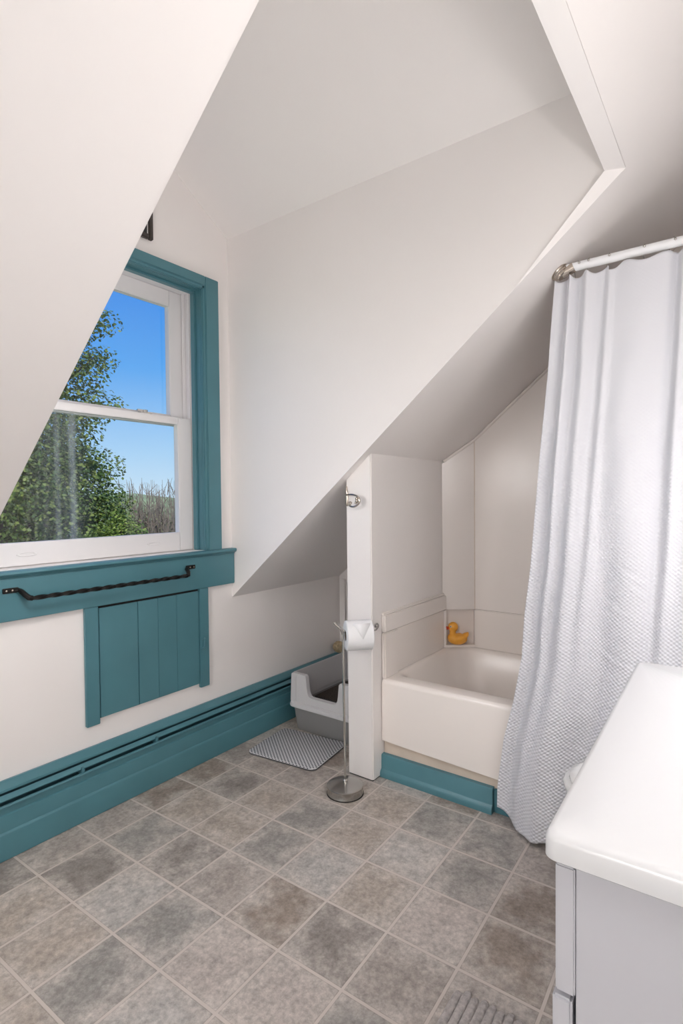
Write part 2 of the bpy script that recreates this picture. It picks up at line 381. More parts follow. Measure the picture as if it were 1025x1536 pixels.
# ------------------------------------------------------------------ window
win = thing('window_1', 'double-hung dormer window with white sashes in a teal painted casing', 'window', (XW, 1.23, .955)); win['kind'] = 'structure'
bm = B(); o_ = .024
def casing_v(y0, y1, inner):
    bx(bm, XW, XW + o_, y0, y1, .953, 2.228, .003)
    yi = y0 if inner > 0 else y1
    bx(bm, XW, XW + o_ - .006, yi - .016, yi + .016, .953, 2.19, .004)
casing_v(1.695, 1.774, 1); casing_v(.612, .695, -1)
bx(bm, XW, XW + o_,   .695, 1.695, 2.182, 2.228, .003); bx(bm, XW, XW + o_ - .006, .695, 1.695, 2.168, 2.19, .004)
obj('window_casing', bm, 'teal', win)
bm = B()                          # teal jamb lining and stops
bx(bm, XW - .066, XW, 1.681, 1.69, .955, 2.178, .001); bx(bm, XW - .066, XW, .70, .709, .955, 2.178, .001); bx(bm, XW - .066, XW, .709, 1.681, 2.168, 2.178, .001)
bx(bm, XW - .062, XW - .03, 1.672, 1.682, .955, 2.17, .003); bx(bm, XW - .062, XW - .03, .708, .718, .955, 2.17, .003)
bx(bm, XW - .062, XW - .03, .709, 1.681, 2.158, 2.169, .003)
obj('jamb_lining', bm, 'teal', win)
bm = B()                          # white tracks the sashes slide in
bx(bm, XW - .19, XW - .0665, 1.678, 1.69, .955, 2.178); bx(bm, XW - .19, XW - .0665, .70, .712, .955, 2.178); bx(bm, XW - .19, XW - .0665, .712, 1.678, 2.166, 2.178)
bx(bm, XW - .112, XW - .104, 1.660, 1.679, 1.575, 2.168, .002); bx(bm, XW - .112, XW - .104, .711, .73, 1.575, 2.168, .002)
bx(bm, XW - .078, XW - .07, 1.668, 1.679, 1.575, 2.168, .002)
obj('sash_track', bm, 'sash', win)
def sash(nm, x0, x1, z0, z1, gy0, gy1, gz0, gz1, gm):
    y0, y1 = .714, 1.676
    bm = B(); bx(bm, x0, x1, y0, gy0, z0, z1, .003); bx(bm, x0, x1, gy1, y1, z0, z1, .003); bx(bm, x0, x1, gy0 - .004, gy1 + .004, z0, gz0, .003); bx(bm, x0, x1, gy0 - .004, gy1 + .004, gz1, z1, .003)
    s = obj(nm, bm, 'sash', win)
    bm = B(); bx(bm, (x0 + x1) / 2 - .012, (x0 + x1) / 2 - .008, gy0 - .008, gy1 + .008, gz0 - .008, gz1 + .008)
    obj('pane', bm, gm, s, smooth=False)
    return s
lo = sash('lower_sash', XW - .102, XW - .068, .957, 1.573, .790, 1.598, 1.042, 1.541, 'reflectglass')
up = sash('upper_sash', XW - .150, XW - .116, 1.541, 2.165, .795, 1.594, 1.59, 2.092, 'glass')
for y in (.925, 1.463):
    bm = B(); x = XW - .068
    loft(bm, [[(x + dx, y + .036 * sc * math.cos(2 * PI * k / 24), .998 + .0075 * sc * math.sin(2 * PI * k / 24)) for k in range(24)] for dx, sc in ((-.002, 1), (.0022, 1), (.003, .85), (.0012, .7))], True, True)
    obj('finger_lift', bm, 'sash', lo)
bm = B(); bx(bm, XW - .10, XW - .075, 1.41, 1.47, 1.5735, 1.580, .002); lathe(bm, [(0, .007), (.012, .007), (.012, .016), (0, .018)], (XW - .088, 1.44, 1.5735)); bx(bm, XW - .094, XW - .082, 1.40, 1.445, 1.582, 1.590, .002)
obj('sash_lock', bm, 'chrome', lo)
bm = B()                          # stool and moulded apron
prof = [(0, .927), (.022, .927), (.024, .932), (.033, .936), (.038, .943), (.037, .951), (.031, .954), (-.064, .954), (-.064, .949), (0, .949)]
prism_y(bm, [(XW + a, z) for a, z in prof], .62, 1.858)
obj('window_stool', bm, 'teal', win)
bm = B(); bx(bm, XW, XW + .022, .605, 1.853, .781, .928, .0025)
obj('window_apron', bm, 'teal', win)

# twisted iron towel bar on the apron
tb = thing('towel_bar', 'black twisted iron towel bar screwed to the teal board under the window', 'towel bar', (XW + .022, 1.19, .885))
bm = B(); xa = XW + .0225; n = 150; rings = []
path = []
y_a, y_b, z_a = .878, 1.535, .857
for k in range(n + 1):
    f = k / n; y = y_a + (y_b - y_a) * f; path.append((Vector((xa + .042, y, z_a)), f * 2 * PI * 3.2))
for p, tw in path:
    r = .0085
    rings.append([(p.x + r * math.cos(tw + PI / 4 + k * PI / 2), p.y, p.z + r * math.sin(tw + PI / 4 + k * PI / 2)) for k in range(4)])
loft(bm, rings); obj('bar', bm, 'iron', tb, ang=50)
for y, s in ((y_a, -1), (y_b, 1)):
    bm = B()
    tube(bm, [(xa + .042, y - s * .004, z_a), (xa + .041, y + s * .006, z_a + .002), (xa + .032, y + s * .014, z_a + .012), (xa + .014, y + s * .02, z_a + .024), (xa + .005, y + s * .026, z_a + .029), (xa + .004, y + s * .04, z_a + .03)], [.009, .0095, .0095, .009, .007, .005], 10)
    bx(bm, xa - .0003, xa + .005, min(y + s * .024, y + s * .075), max(y + s * .024, y + s * .075), z_a + .021, z_a + .039, .0015)
    br = obj('bracket', bm, 'iron', tb)
    for d in (.045, .064):
        b2 = B(); lathe(b2, [(0, .0035), (.0035, .003), (.0042, .001), (.0042, 0)], (xa + .0045, y + s * d, z_a + .03), (1, 0, 0), 12); obj('screw', b2, 'nickel', br)

# dark picture frame above the window
pf = thing('picture_frame', 'dark brown framed picture hung on the gable above the window', 'picture', (XW, 1.28, 2.29))
bm = B(); y0, y1, z0, z1, w, d = 1.13, 1.425, 2.292, 2.56, .021, .020
bx(bm, XW + .001, XW + d, y0, y0 + w, z0, z1, .004); bx(bm, XW + .001, XW + d, y1 - w, y1, z0, z1, .004); bx(bm, XW + .001, XW + d, y0 + w, y1 - w, z0, z0 + w, .004); bx(bm, XW + .001, XW + d, y0 + w, y1 - w, z1 - w, z1, .004)
obj('frame', bm, 'darkwood', pf)
bm = B(); bx(bm, XW + .002, XW + .010, y0 + w, y1 - w, z0 + w, z1 - w); obj('mat_board', bm, 'matboard', pf, smooth=False)
bm = B(); bx(bm, XW + .010, XW + .012, y0 + w + .014, y1 - w - .006, z0 + w - .002, z1 - w - .014); obj('picture', bm, 'picture', pf, smooth=False)

# ------------------------------------------------------------------ hatch under the window
ha = thing('access_hatch', 'teal plank hatch door with side boards below the towel bar', 'hatch', (XW, 1.39, .32))
bm = B(); bx(bm, XW, XW + .004, 1.14, 1.69, .335, .7805); obj('backing', bm, 'gap', ha, smooth=False)
bm = B()
for a, b in ((1.1515, 1.3208), (1.3232, 1.4178), (1.4183, 1.5143), (1.5148, 1.637)):
    bx(bm, XW + .004, XW + .012, a, b, .338, .770, .0012)
obj('door', bm, 'teal', ha)
bm = B(); bx(bm, XW + .001, XW + .017, 1.093, 1.1465, .318, .7805, .002); obj('side_board', bm, 'teal', ha)
bm = B(); bx(bm, XW + .001, XW + .017, 1.640, 1.692, .318, .7805, .002); obj('side_board', bm, 'teal', ha)
bm = B(); bx(bm, XW + .017, XW + .022, 1.648, 1.668, .505, .545, .002); tube(bm, [(XW + .022, 1.66, .55), (XW + .036, 1.652, .545), (XW + .036, 1.648, .51), (XW + .022, 1.646, .5)], .004, 8)
obj('latch', bm, 'teal', ha)

# ------------------------------------------------------------------ baseboard heater along the window wall
bh = thing('baseboard_heater', 'long teal painted baseboard heater running along the window wall', 'heater', (XW, .95, 0))
ya, yb = Y0 + .005, Y1 - .024
def strip(nm, prof, m, y0=ya, y1=yb, seg=1):
    bm = B(); prism_y(bm, [(XW + a, z) for a, z in prof], y0, y1); return obj(nm, bm, m, bh, ang=40)
strip('back_plate', [(0, .0), (.004, .0), (.004, .20), (.0, .20)], 'tealshade')
strip('hood', [(0, .236), (.012, .238), (.020, .232), (.040, .226), (.046, .222), (.047, .214), (.042, .212), (.041, .219), (.02, .226), (.006, .228), (0, .226)], 'teal')
strip('damper', [(.040, .193), (.043, .203), (.050, .207), (.058, .203), (.064, .194), (.062, .190), (.055, .199), (.046, .199)], 'teal')
strip('front_panel', [(.075, .002), (.075, .084), (.0735, .088), (.069, .091), (.0685, .139), (.067, .144), (.062, .147), (.0615, .176), (.066, .181), (.072, .181), (.0745, .177), (.0735, .172), (.071, .172), (.0715, .177), (.068, .178), (.064, .174), (.0648, .149), (.0705, .146), (.0722, .141), (.0725, .094), (.0775, .09), (.079, .085), (.079, .002)], 'teal')
for y in (1.04, 1.36):
    bm = B(); bx(bm, XW + .036, XW + .070, y, y + .012, .172, .2, .002); obj('damper_bracket', bm, 'teal', bh)
bm = B(); bx(bm, XW + .01, XW + .075, ya, yb, .001, .003); obj('floor_gap', bm, 'gap', bh, smooth=False)

# ------------------------------------------------------------------ bathtub
TY, TB = 1.965, 2.668             # apron face, back wall
tub = thing('bathtub', 'cream alcove bathtub with plain apron behind the white curtain', 'bathtub', (-.48, 2.3, .1))
tx0, tx1, rim = PX1 + .002, XR - .004, .42
bm = B()
def ringp(x0, x1, y0, y1, r, z): return rrect(x0, x1, y0, y1, r, z, 6)
rings = [ringp(tx0, tx1, TY, TB, .004, .16), ringp(tx0, tx1, TY, TB, .006, rim - .02), ringp(tx0 + .0, tx1, TY + .003, TB, .01, rim - .008), ringp(tx0 + .002, tx1 - .002, TY + .010, TB - .002, .012, rim - .001), ringp(tx0 + .006, tx1 - .006, TY + .02, TB - .006, .015, rim),
         ringp(tx0 + .018, tx1 - .04, TY + .075, TB - .02, .05, rim + .001), ringp(tx0 + .026, tx1 - .05, TY + .088, TB - .027, .07, rim - .004), ringp(tx0 + .034, tx1 - .06, TY + .096, TB - .035, .09, rim - .02),
         ringp(tx0 + .09, tx1 - .11, TY + .118, TB - .075, .13, rim - .16), ringp(tx0 + .16, tx1 - .17, TY + .14, TB - .10, .14, rim - .27), ringp(tx0 + .21, tx1 - .22, TY + .18, TB - .14, .12, rim - .315), ringp(tx0 + .30, tx1 - .3, TY + .25, TB - .21, .08, rim - .325)]
loft(bm, rings, False, True)
obj('basin', bm, 'tub', tub, ang=60)
bm = B()                          # apron skirt, its lower edge running slightly downhill
prism(bm, [(tx0, TY + .0005, .155), (tx1, TY + .0005, .094), (tx1, TY + .0005, .20), (tx0, TY + .0005, .20)], 0, (0, .02, 0))
obj('apron_edge', bm, 'tub', tub)
bm = B()                          # raised flanges at the head and along the back
bx(bm, tx0, tx0 + .020, TY + .004, TY + .115, rim - .002, .616, .004); bx(bm, tx0, tx0 + .008, TY + .11, 2.56, rim - .002, .616, .003)
bx(bm, -1.108, tx1, TB - .016, TB + .002, rim - .002, .616, .004)
obj('flange', bm, 'tub', tub)
# corner niche: two side cheeks, shelf and set-back
dch = Vector((.138, .100, 0)).normalized(); nin = Vector((-.100, .138, 0)).normalized(); p0 = Vector((tx0 + .006, 2.562, 0)); wch = .172
def cp(s, d, z): q = p0 + dch * s + nin * d; return (q.x, q.y, z)
bm = B()
prism(bm, [cp(0, -.004, rim + .0015), cp(wch, -.004, rim + .0015), cp(wch, .006, rim + .0015), cp(.5 * wch, .08, rim + .0015), cp(0, .006, rim + .0015)], 0, (0, 0, .012))
prism(bm, [cp(0, -.002, rim), cp(.012, -.002, rim), cp(.012, .045, rim), cp(0, .012, rim)], 0, (0, 0, .193))
prism(bm, [cp(wch - .012, -.002, rim), cp(wch, -.002, rim), cp(wch, .012, rim), cp(wch - .012, .045, rim)], 0, (0, 0, .193))
prism(bm, [cp(.006, .036, rim), cp(wch - .006, .036, rim), cp(wch - .03, .05, rim), cp(.03, .05, rim)], 0, (0, 0, .193))
obj('soap_niche', bm, 'tub', tub)
# cream filler board and teal base trim under the apron
bm = B(); bx(bm, tx0, tx1, TY + .022, TY + .030, .006, .162); struct('trim_5', bm, 'filler', smooth=False)
bm = B(); x0, x1 = PX1 - .008, -.752
prism(bm, [(x0, TY, .0), (x0, TY - .012, .0), (x0, TY - .0125, .016), (x0, TY - .009, .025), (x0, TY - .002, .031), (x0, TY, .034), (x0, TY + .0005, .088), (x0, TY + .004, .094), (x0, TY + .021, .095), (x0, TY + .021, .0)], 0, (x1 - x0, 0, 0))
struct('baseboard_tub', bm, 'teal', ang=50)
bm = B(); bx(bm, x1 + .001, tx1 - .001, TY + .012, TY + .0215, .0, .09, .002); struct('trim_6', bm, 'teal')

# surround panels above the tub
su = thing('tub_surround', 'glossy cream wall panels standing above the bathtub', 'tub surround', (-.6, 2.66, .615))
xe = XR - .006
bm = B(); prism_y(bm, [(-1.106, .618), (xe, .618), (xe, 2.3), (-.15, 2.26), (-1.106, zs(-1.106) - .012)], TB - .012, TB + .004)
bm2 = B(); bmesh.ops.delete(bm, geom=bm.verts[:], context='VERTS')
prism_y(bm, [(-1.106, .618), (xe, .618), (xe, zs(xe) - .014), (-1.106, zs(-1.106) - .014)], TB - .012, TB + .004); bm2.free()
obj('back_panel', bm, 'panel', su)
bm = B()
prism(bm, [(-1.242, 2.560, .616), (-1.106, 2.656, .616), (-1.106, 2.664, .616), (-1.242, 2.664, .616)], 0, (0, 0, zs(-1.242) - .632))
bm.verts.ensure_lookup_table()
for v in bm.verts:
    if v.co.z > 1: v.co.z = zs(v.co.x) - .014
obj('corner_panel', bm, 'panel', su)
bm = B()
bx(bm, PX1 + .0005, PX1 + .022, TY + .006, 2.566, .6185, .690, .003); bx(bm, PX1 + .0005, PX1 + .013, TY + .006, 2.566, .689, .702, .004)
obj('side_strip', bm, 'panel', su)
bm = B()
def strip_slope(pa, pb, r):
    tube(bm, [pa, pb], r, 8)
for (xa_, ya_), (xb_, yb_) in (((-1.233, 2.560), (-1.108, 2.650)), ((-1.106, TB - .016), (xe, TB - .016))):
    strip_slope((xa_, ya_, zs(xa_) - .0105), (xb_, yb_, zs(xb_) - .0105), .0075)
obj('edge_bead', bm, 'tub', su)
bm = B(); bx(bm, -1.1085, -1.1045, TB - .0135, TB - .0105, .618, zs(-1.106) - .015); obj('panel_joint', bm, 'filler', su, smooth=False)

# rubber duck in the niche
dk = thing('rubber_duck', 'orange rubber duck with red beak sitting in the corner niche of the tub', 'toy', (-1.183, 2.603, .434), math.atan2(.100, .138))
bm = B()                          # local: -x is the way it looks
ball(bm, (.004, 0, .029), (.050, .036, .029), 28, 16)
ball(bm, (-.018, 0, .036), (.030, .031, .026), 20, 14)
ball(bm, (.040, 0, .045), (.024, .020, .014), 20, 12, -.55)
ball(bm, (.053, 0, .057), (.010, .013, .007), 16, 10, -.6)
ball(bm, (-.022, 0, .066), (.017, .017, .022), 16, 12)
ball(bm, (-.019, 0, .092), (.0255, .0235, .0255), 24, 16)
for s in (-1, 1): ball(bm, (.010, s * .031, .038), (.028, .008, .014), 18, 12, -.25)
body = obj('body', bm, 'duck', dk, local=True)
r = body.modifiers.new('blend', 'REMESH'); r.mode = 'VOXEL'; r.voxel_size = .0022; r.use_smooth_shade = True
s = body.modifiers.new('soften', 'SMOOTH'); s.factor = .6; s.iterations = 9
bm = B(); ball(bm, (-.046, 0, .0895), (.0125, .0125, .0042), 16, 10, .25); ball(bm, (-.0445, 0, .0825), (.0105, .0105, .0036), 16, 10, -.15)
obj('beak', bm, 'beak', dk, local=True)
for s in (-1, 1):
    bm = B(); ball(bm, (-.034, s * .0178, .097), (.0048, .0028, .0055), 12, 8); e = obj('eye', bm, 'eyew', dk, local=True)
    bm = B(); ball(bm, (-.0355, s * .0196, .0975), (.0026, .0018, .0034), 10, 8); obj('pupil', bm, 'eyeb', e, local=True)

# ------------------------------------------------------------------ curtain rod, hooks and curtain
RYD, RZD = 2.02, 1.983
cr = thing('curtain_rod', 'white shower curtain rod with nickel end flange on the slanted ceiling', 'curtain rod', (-.5, RYD, RZD))
xs = (RZD - .702) / SL + XW - .007
bm = B(); tube(bm, [(xs + .022, RYD, RZD), (XR - .012, RYD, RZD)], .0148, 24); obj('rod', bm, 'rod', cr)
nrm = Vector((math.sin(math.radians(40)), 0, -math.cos(math.radians(40))))
bm = B(); pc = Vector((xs - .004, RYD, zs(xs - .004)))
lathe(bm, [(0, .0), (.031, .0), (.033, .004), (.030, .008), (.027, .009), (.026, .014), (.022, .016), (.021, .022), (.017, .024), (0, .024)], pc, nrm, 32)
tube(bm, [pc + nrm * .015, Vector((xs + .045, RYD, RZD))], .0175, 20)
obj('flange', bm, 'nickel', cr)
bm = B(); lathe(bm, [(0, 0), (.031, 0), (.031, .006), (.02, .016), (0, .016)], (XR - .001, RYD, RZD), (-1, 0, 0)); obj('flange', bm, 'nickel', cr)

ZT = 1.957
XL = [(1.96, -.540), (1.63, -.559), (1.30, -.586), (.94, -.608), (.77, -.626), (.62, -.633), (.46, -.661), (.31, -.696), (.13, -.718), (.0, -.719)]
def xleft(z):
    for (za, a), (zb, b) in zip(XL, XL[1:]):
        if z >= zb: f = (za - z) / (za - zb); f = min(1, max(0, f)); return a + (b - a) * f
    return XL[-1][1]
def ymid(z): return 2.02 - .09 * (1 - (z - .45) / 1.5) if z > .45 else 1.93 - .015 * (.45 - z) / .45
def sstep(a, b, x): t_ = min(1, max(0, (x - a) / (b - a))); return t_ * t_ * (3 - 2 * t_)
CRUMPLES = [(.36, .52, .5, .06, -.0035), (.40, .55, .7, .07, -.003), (.34, .58, .3, .05, -.003), (.18, .655, .05, .06, -.003), (.34, .665, .25, .07, -.0035), (.30, .84, .35, .08, -.004), (.27, .87, .1, .05, -.003), (.14, .35, 1.2, .03, -.002), (.30, .42, .1, .05, -.0025)]
def curtain_pt(u, t):
    # u: along the cloth, t: 0 at the top, 1 at the hem
    wv = .010 * math.sin(u * 60 + 1) * (1 - sstep(0, .05, t))
    ztop = ZT - .016 * abs(math.sin(PI * (u - .06) / .0725 * (1 if u < .21 else .55) + (0 if u < .21 else .9))) ** 2 * (1 if u < .45 else .6) + .006 * sstep(.2, .3, u)
    zbot = .020 + .008 * math.sin(u * 23 + 2) + .030 * (1 - sstep(0, .06, u))
    z = ztop + (zbot - ztop) * t
    xl = xleft(z); xr = .262
    # bunching: the left part of the cloth hangs in tight pleats, the right one wide
    x = xl + (xr - xl) * u
    y = ymid(z)
    top = 1 - t
    def pleat(c, w, d): q = (u - c) / w; return d * q * math.exp(.5 - .5 * q * q)
    def hump(c, w, d): return d * math.exp(-((u - c) / w) ** 2)
    low = sstep(.25, 1, t)
    yo = 0
    # gathers near the rod, opening out lower down
    yo += pleat(.060, .013 + .012 * t, -.017 * (1 - .5 * low)) + pleat(.128, .014 + .016 * t, -.016 * (1 - .4 * low)) + pleat(.205 - .01 * t, .013 + .010 * t, -.011)
    yo += hump(.095, .030, -.012) + hump(.165, .03, -.010) + hump(.335, .075, -.020)
    yo += pleat(.475 - .02 * t, .016 + .012 * t, -.017) + hump(.55, .05, -.014) + pleat(.66, .02, -.018) + hump(.80, .06, -.02)
    # broad swells towards the hem
    yo += low * (hump(.165, .075, -.050) + hump(.29, .045, .022) + hump(.40, .07, -.034) + hump(.52, .05, .016) + hump(.66, .07, -.03) + hump(.04, .03, .012))
    xo = .006 * math.sin(2 * PI * u * 5 + 1.2) * (.4 + .6 * top) * sstep(0, .05, u)
    yo += .0022 * math.sin(z * 6 + u * 31) + .0010 * math.sin(z * 17 - u * 50)
    # a few crumples pressed into the cloth
    for cu_, ct_, a_, l_, d_ in CRUMPLES:
        du, dt_ = (u - cu_) * 1.0, (t - ct_) * 1.9; p_ = du * math.cos(a_) + dt_ * math.sin(a_); q_ = -du * math.sin(a_) + dt_ * math.cos(a_)
        if abs(q_) < .03 and abs(p_) < l_ * 2: yo += d_ * math.exp(-(p_ / l_) ** 2) * (q_ / .006) * math.exp(-.5 * (q_ / .006) ** 2)
    yy = y + yo
    if z < .46: yy = min(yy, TY - .022)
    else: yy = min(yy, 2.075)
    return Vector((x + xo, yy, z))
nu, nv = 420, 260
me = bpy.data.meshes.new('shower_curtain'); vs, fs, uvl = [], [], []
for j in range(nv + 1):
    for i in range(nu + 1): vs.append(curtain_pt(i / nu, j / nv))
for j in range(nv):
    for i in range(nu):
        a = j * (nu + 1) + i; fs.append((a, a + nu + 1, a + nu + 2, a + 1))
me.from_pydata(vs, [], fs); uvm = me.uv_layers.new(name='UVMap')
for p in me.polygons:
    p.use_smooth = True
    for li in p.loop_indices:
        vi = me.loops[li].vertex_index; uvm.data[li].uv = ((vi % (nu + 1)) / nu * 1.02, vs[vi].z)
me.materials.append(M['waffle'])
cu = bpy.data.objects.new('shower_curtain', me); C.objects.link(cu); tag(cu, 'white waffle-weave shower curtain hanging in folds from the white rod', 'curtain')
so = cu.modifiers.new('cloth', 'SOLIDIFY'); so.thickness = .0018

hook_labels = ['metal ball-ended curtain hook beside the nickel flange, first on the rod', 'metal ball-ended curtain hook second along the rod from the nickel flange', 'metal ball-ended curtain hook third along the rod from the nickel flange',
               'metal ball-ended curtain hook fourth along the rod from the nickel flange', 'metal ball-ended curtain hook farthest along the rod from the nickel flange']
def make_hook():
    t_ = thing('curtain_hook', hook_labels[0], 'curtain hook', (0, RYD, RZD), group='metal hooks on the white rod')
    bm = B(); r_ = .0172
    pts = [(.004 * math.cos(a), -r_ * math.sin(a) - .001, r_ * math.cos(a)) for a in [(-150 + 15 * k) * PI / 180 for k in range(15)]]
    pts = [(0.0, .010, -.052), (0.0, .0165, -.030)] + pts + [(0.003, -.0190, .008)]
    tube(bm, pts, .0012, 8); obj('wire', bm, 'chrome', t_, local=True)
    bm = B(); ball(bm, (.003, -.0205, .004), .0042, 14, 10); obj('ball_end', bm, 'chrome', t_, local=True)
    return t_
h0 = make_hook()
def place_hook(k, x, rz):
    if k == 0: h = h0
    else:
        h = h0.copy(); C.objects.link(h)
        for ch in list(h0.children): c_ = ch.copy(); C.objects.link(c_); c_.parent = h
    h.location = (x, RYD, RZD); h['label'] = hook_labels[k]; h.rotation_euler = (0, 0, rz)
for k, (x, rz) in enumerate(((-.468, .5), (-.430, .1), (-.368, .2), (-.262, 0), (-.186, .45))): place_hook(k, x, rz)

# ------------------------------------------------------------------ robe hook on the post
rh = thing('robe_hook', 'ornate nickel robe hook at the top of the stub wall post', 'hook', (PX0 + .012, PY, 1.2))
xh = PX0 + .007
bm = B(); loft(bm, [[(xh + w_ * math.cos(2 * PI * k / 16), PY - d_ + .0042 * math.sin(2 * PI * k / 16) , z_) for k in range(16)] for z_, w_, d_ in ((1.158, .001, .003), (1.164, .005, .0042), (1.175, .007, .0042), (1.196, .0085, .0045), (1.204, .006, .0045), (1.208, .0065, .0045), (1.215, .0075, .0045), (1.222, .004, .0045), (1.232, .0012, .004), (1.243, .0004, .004))])
obj('backplate', bm, 'nickel', rh)
bm = B()
arm = [(0, -.004, 1.205), (.006, -.018, 1.207), (.018, -.030, 1.208), (.036, -.036, 1.207), (.050, -.038, 1.201), (.059, -.040, 1.190), (.060, -.041, 1.176), (.053, -.041, 1.164), (.042, -.041, 1.157), (.032, -.040, 1.157), (.024, -.039, 1.163), (.022, -.038, 1.171), (.027, -.038, 1.176), (.032, -.038, 1.173)]
def smoothpath(p, n=4):
    p = [Vector(q) for q in p]; out = []
    for i in range(len(p) - 1):
        a, b, c, d = p[max(i - 1, 0)], p[i], p[i + 1], p[min(i + 2, len(p) - 1)]
        for k in range(n):
            s_ = k / n; out.append(.5 * ((2 * b) + (c - a) * s_ + (2 * a - 5 * b + 4 * c - d) * s_ ** 2 + (3 * b - a - 3 * c + d) * s_ ** 3))
    return out + [p[-1]]
pth = smoothpath([(xh + a * 1.45, PY + b * .9, c) for a, b, c in arm]); tube(bm, pth, [.0030 + .0010 * math.sin(PI * k / len(pth)) for k in range(len(pth))], 10)
obj('hook_arm', bm, 'nickel', rh)
bm = B()
for a, b, c, r_ in ((.051, -.042, 1.190, .0065), (.052, -.043, 1.180, .0075), (.049, -.043, 1.173, .0055), (.056, -.042, 1.196, .0045), (.028, -.039, 1.171, .006), (.027, -.040, 1.166, .004)): ball(bm, (xh + a * 1.45, PY + b * .9, c), r_, 12, 8)
obj('scroll_leaf', bm, 'nickel', rh)

# ------------------------------------------------------------------ toilet roll stand and roll
bxy = Vector((-1.291, 1.764, 0)); 
st = thing('toilet_roll_stand', 'chrome free-standing toilet roll holder with round weighted base beside the post', 'toilet roll holder', bxy)
bm = B(); lathe(bm, [(0, 0), (.072, 0), (.0735, .002), (.0735, .006), (.0725, .008), (.0725, .028), (.0735, .030), (.0735, .033), (.071, .0345), (.062, .036), (.045, .043), (.020, .046), (.012, .047), (0, .047)], bxy, n=48); obj('base', bm, 'basechrome', st)
bm = B(); lathe(bm, [(.0737, .0002), (.0752, .0002), (.0752, .0035), (.0737, .0035), (.0737, .0002)], bxy, n=48); obj('foot_ring', bm, 'gap', st)
adir = Vector((math.cos(math.radians(46)), math.sin(math.radians(46)), 0)); 
zt_ = .655
bm = B(); lathe(bm, [(0, .046), (.009, .046), (.009, .052), (.006, .054), (.0045, .056)], bxy, n=16)
top = bxy + Vector((-.004, 0, zt_))
tube(bm, smoothpath([bxy + Vector((0, 0, .05)), bxy + Vector((-.001, 0, .35)), bxy + Vector((-.003, 0, zt_ - .03)), top]), .0047, 12)
obj('pole', bm, 'chrome', st)
bm = B(); rc = top
tube(bm, smoothpath([top + Vector((0, 0, -.01)), top - adir * .010 + Vector((0, 0, .012)), top - adir * .026 + Vector((-.012, 0, .036))]), .0048, 10)
tube(bm, smoothpath([top - adir * .022 + Vector((-.004, 0, .034)), top + Vector((0, 0, .008)), top + adir * .012 + Vector((0, 0, .002)), top + adir * .06, top + adir * .128, top + adir * .140 + Vector((0, 0, .006)), top + adir * .146 + Vector((0, 0, .018)), top + adir * .140 + Vector((0, 0, .026)), top + adir * .133 + Vector((0, 0, .020)), top + adir * .136 + Vector((0, 0, .012))]), .0042, 10)
obj('arm', bm, 'chrome', st)
rl = thing('toilet_roll', 'white toilet paper roll with folded point hanging on the chrome stand', 'toilet roll', top + adir * .010)
c0 = top + adir * .010 + Vector((0, 0, -.0165)); Lr, Ro, Ri = .108, .060, .0215
bm = B(); lathe(bm, [(Ri, 0), (Ro - .004, 0), (Ro, .003), (Ro, Lr - .003), (Ro - .004, Lr), (Ri, Lr), (Ri, 0)], c0, adir, 64); obj('paper', bm, 'paper', rl)
bm = B(); lathe(bm, [(Ri - .0005, .001), (Ri - .0005, Lr - .001), (Ri - .002, Lr - .001), (Ri - .002, .001), (Ri - .0005, .001)], c0, adir, 40); obj('cardboard_core', bm, 'card', rl)
# folded point of the last sheet, lying on the front of the roll
side = adir.cross(Vector((0, 0, 1))).normalized()     # horizontal, towards the room
bm = B(); n_ = 14; rows = []
for k in range(n_ + 1):
    f = k / n_; ang_ = math.radians(60 - 62 * f); half = .036 * (1 - f) + .0006; rr = Ro + .0012 + .0012 * f
    d_ = side * math.cos(ang_) + Vector((0, 0, 1)) * math.sin(ang_)
    rows.append([c0 + adir * (.060 - half) + d_ * rr, c0 + adir * (.060 + half) + d_ * (rr + .0006)])
R_ = [[bm.verts.new(p) for p in r] for r in rows]
for a, b in zip(R_, R_[1:]): bm.faces.new([a[0], a[1], b[1], b[0]])
fold = obj('folded_point', bm, 'paper', rl); q = fold.modifiers.new('sheet', 'SOLIDIFY'); q.thickness = .0014

# ------------------------------------------------------------------ litter box, mat, rope bundle in the nook
lb = thing('litter_box', 'grey high-sided cat litter box with cut-out entrance in the nook behind the mat', 'litter box', (-1.68, 2.35, 0))
X0, X1, Yf, Yb = -1.885, -1.472, 2.10, 2.60
bm = B(); loft(bm, [rrect(X0 + .022, X1 - .022, Yf + .022, Yb - .022, .03, .0), rrect(X0 + .016, X1 - .016, Yf + .016, Yb - .016, .032, .008), rrect(X0 + .004, X1 - .004, Yf + .004, Yb - .004, .035, .128), rrect(X0 + .008, X1 - .008, Yf + .008, Yb - .008, .033, .128), rrect(X0 + .024, X1 - .024, Yf + .024, Yb - .024, .03, .012)], True, True)
obj('tray', bm, 'traygrey', lb)
bm = B(); loft(bm, [rrect(X0 + .010, X1 - .010, Yf + .010, Yb - .010, .03, .10), rrect(X0 + .010, X1 - .010, Yf + .01, Yb - .01, .03, .12)], True, True); lit = obj('litter', bm, 'litter', lb); lit['kind'] = 'stuff'
bm = B()
outer = rrect(X0 - .012, X1 + .012, Yf - .014, Yb + .01, .045, .126); inner = lambda z, e: rrect(X0 + e, X1 - e, Yf + e, Yb - e, .03, z)
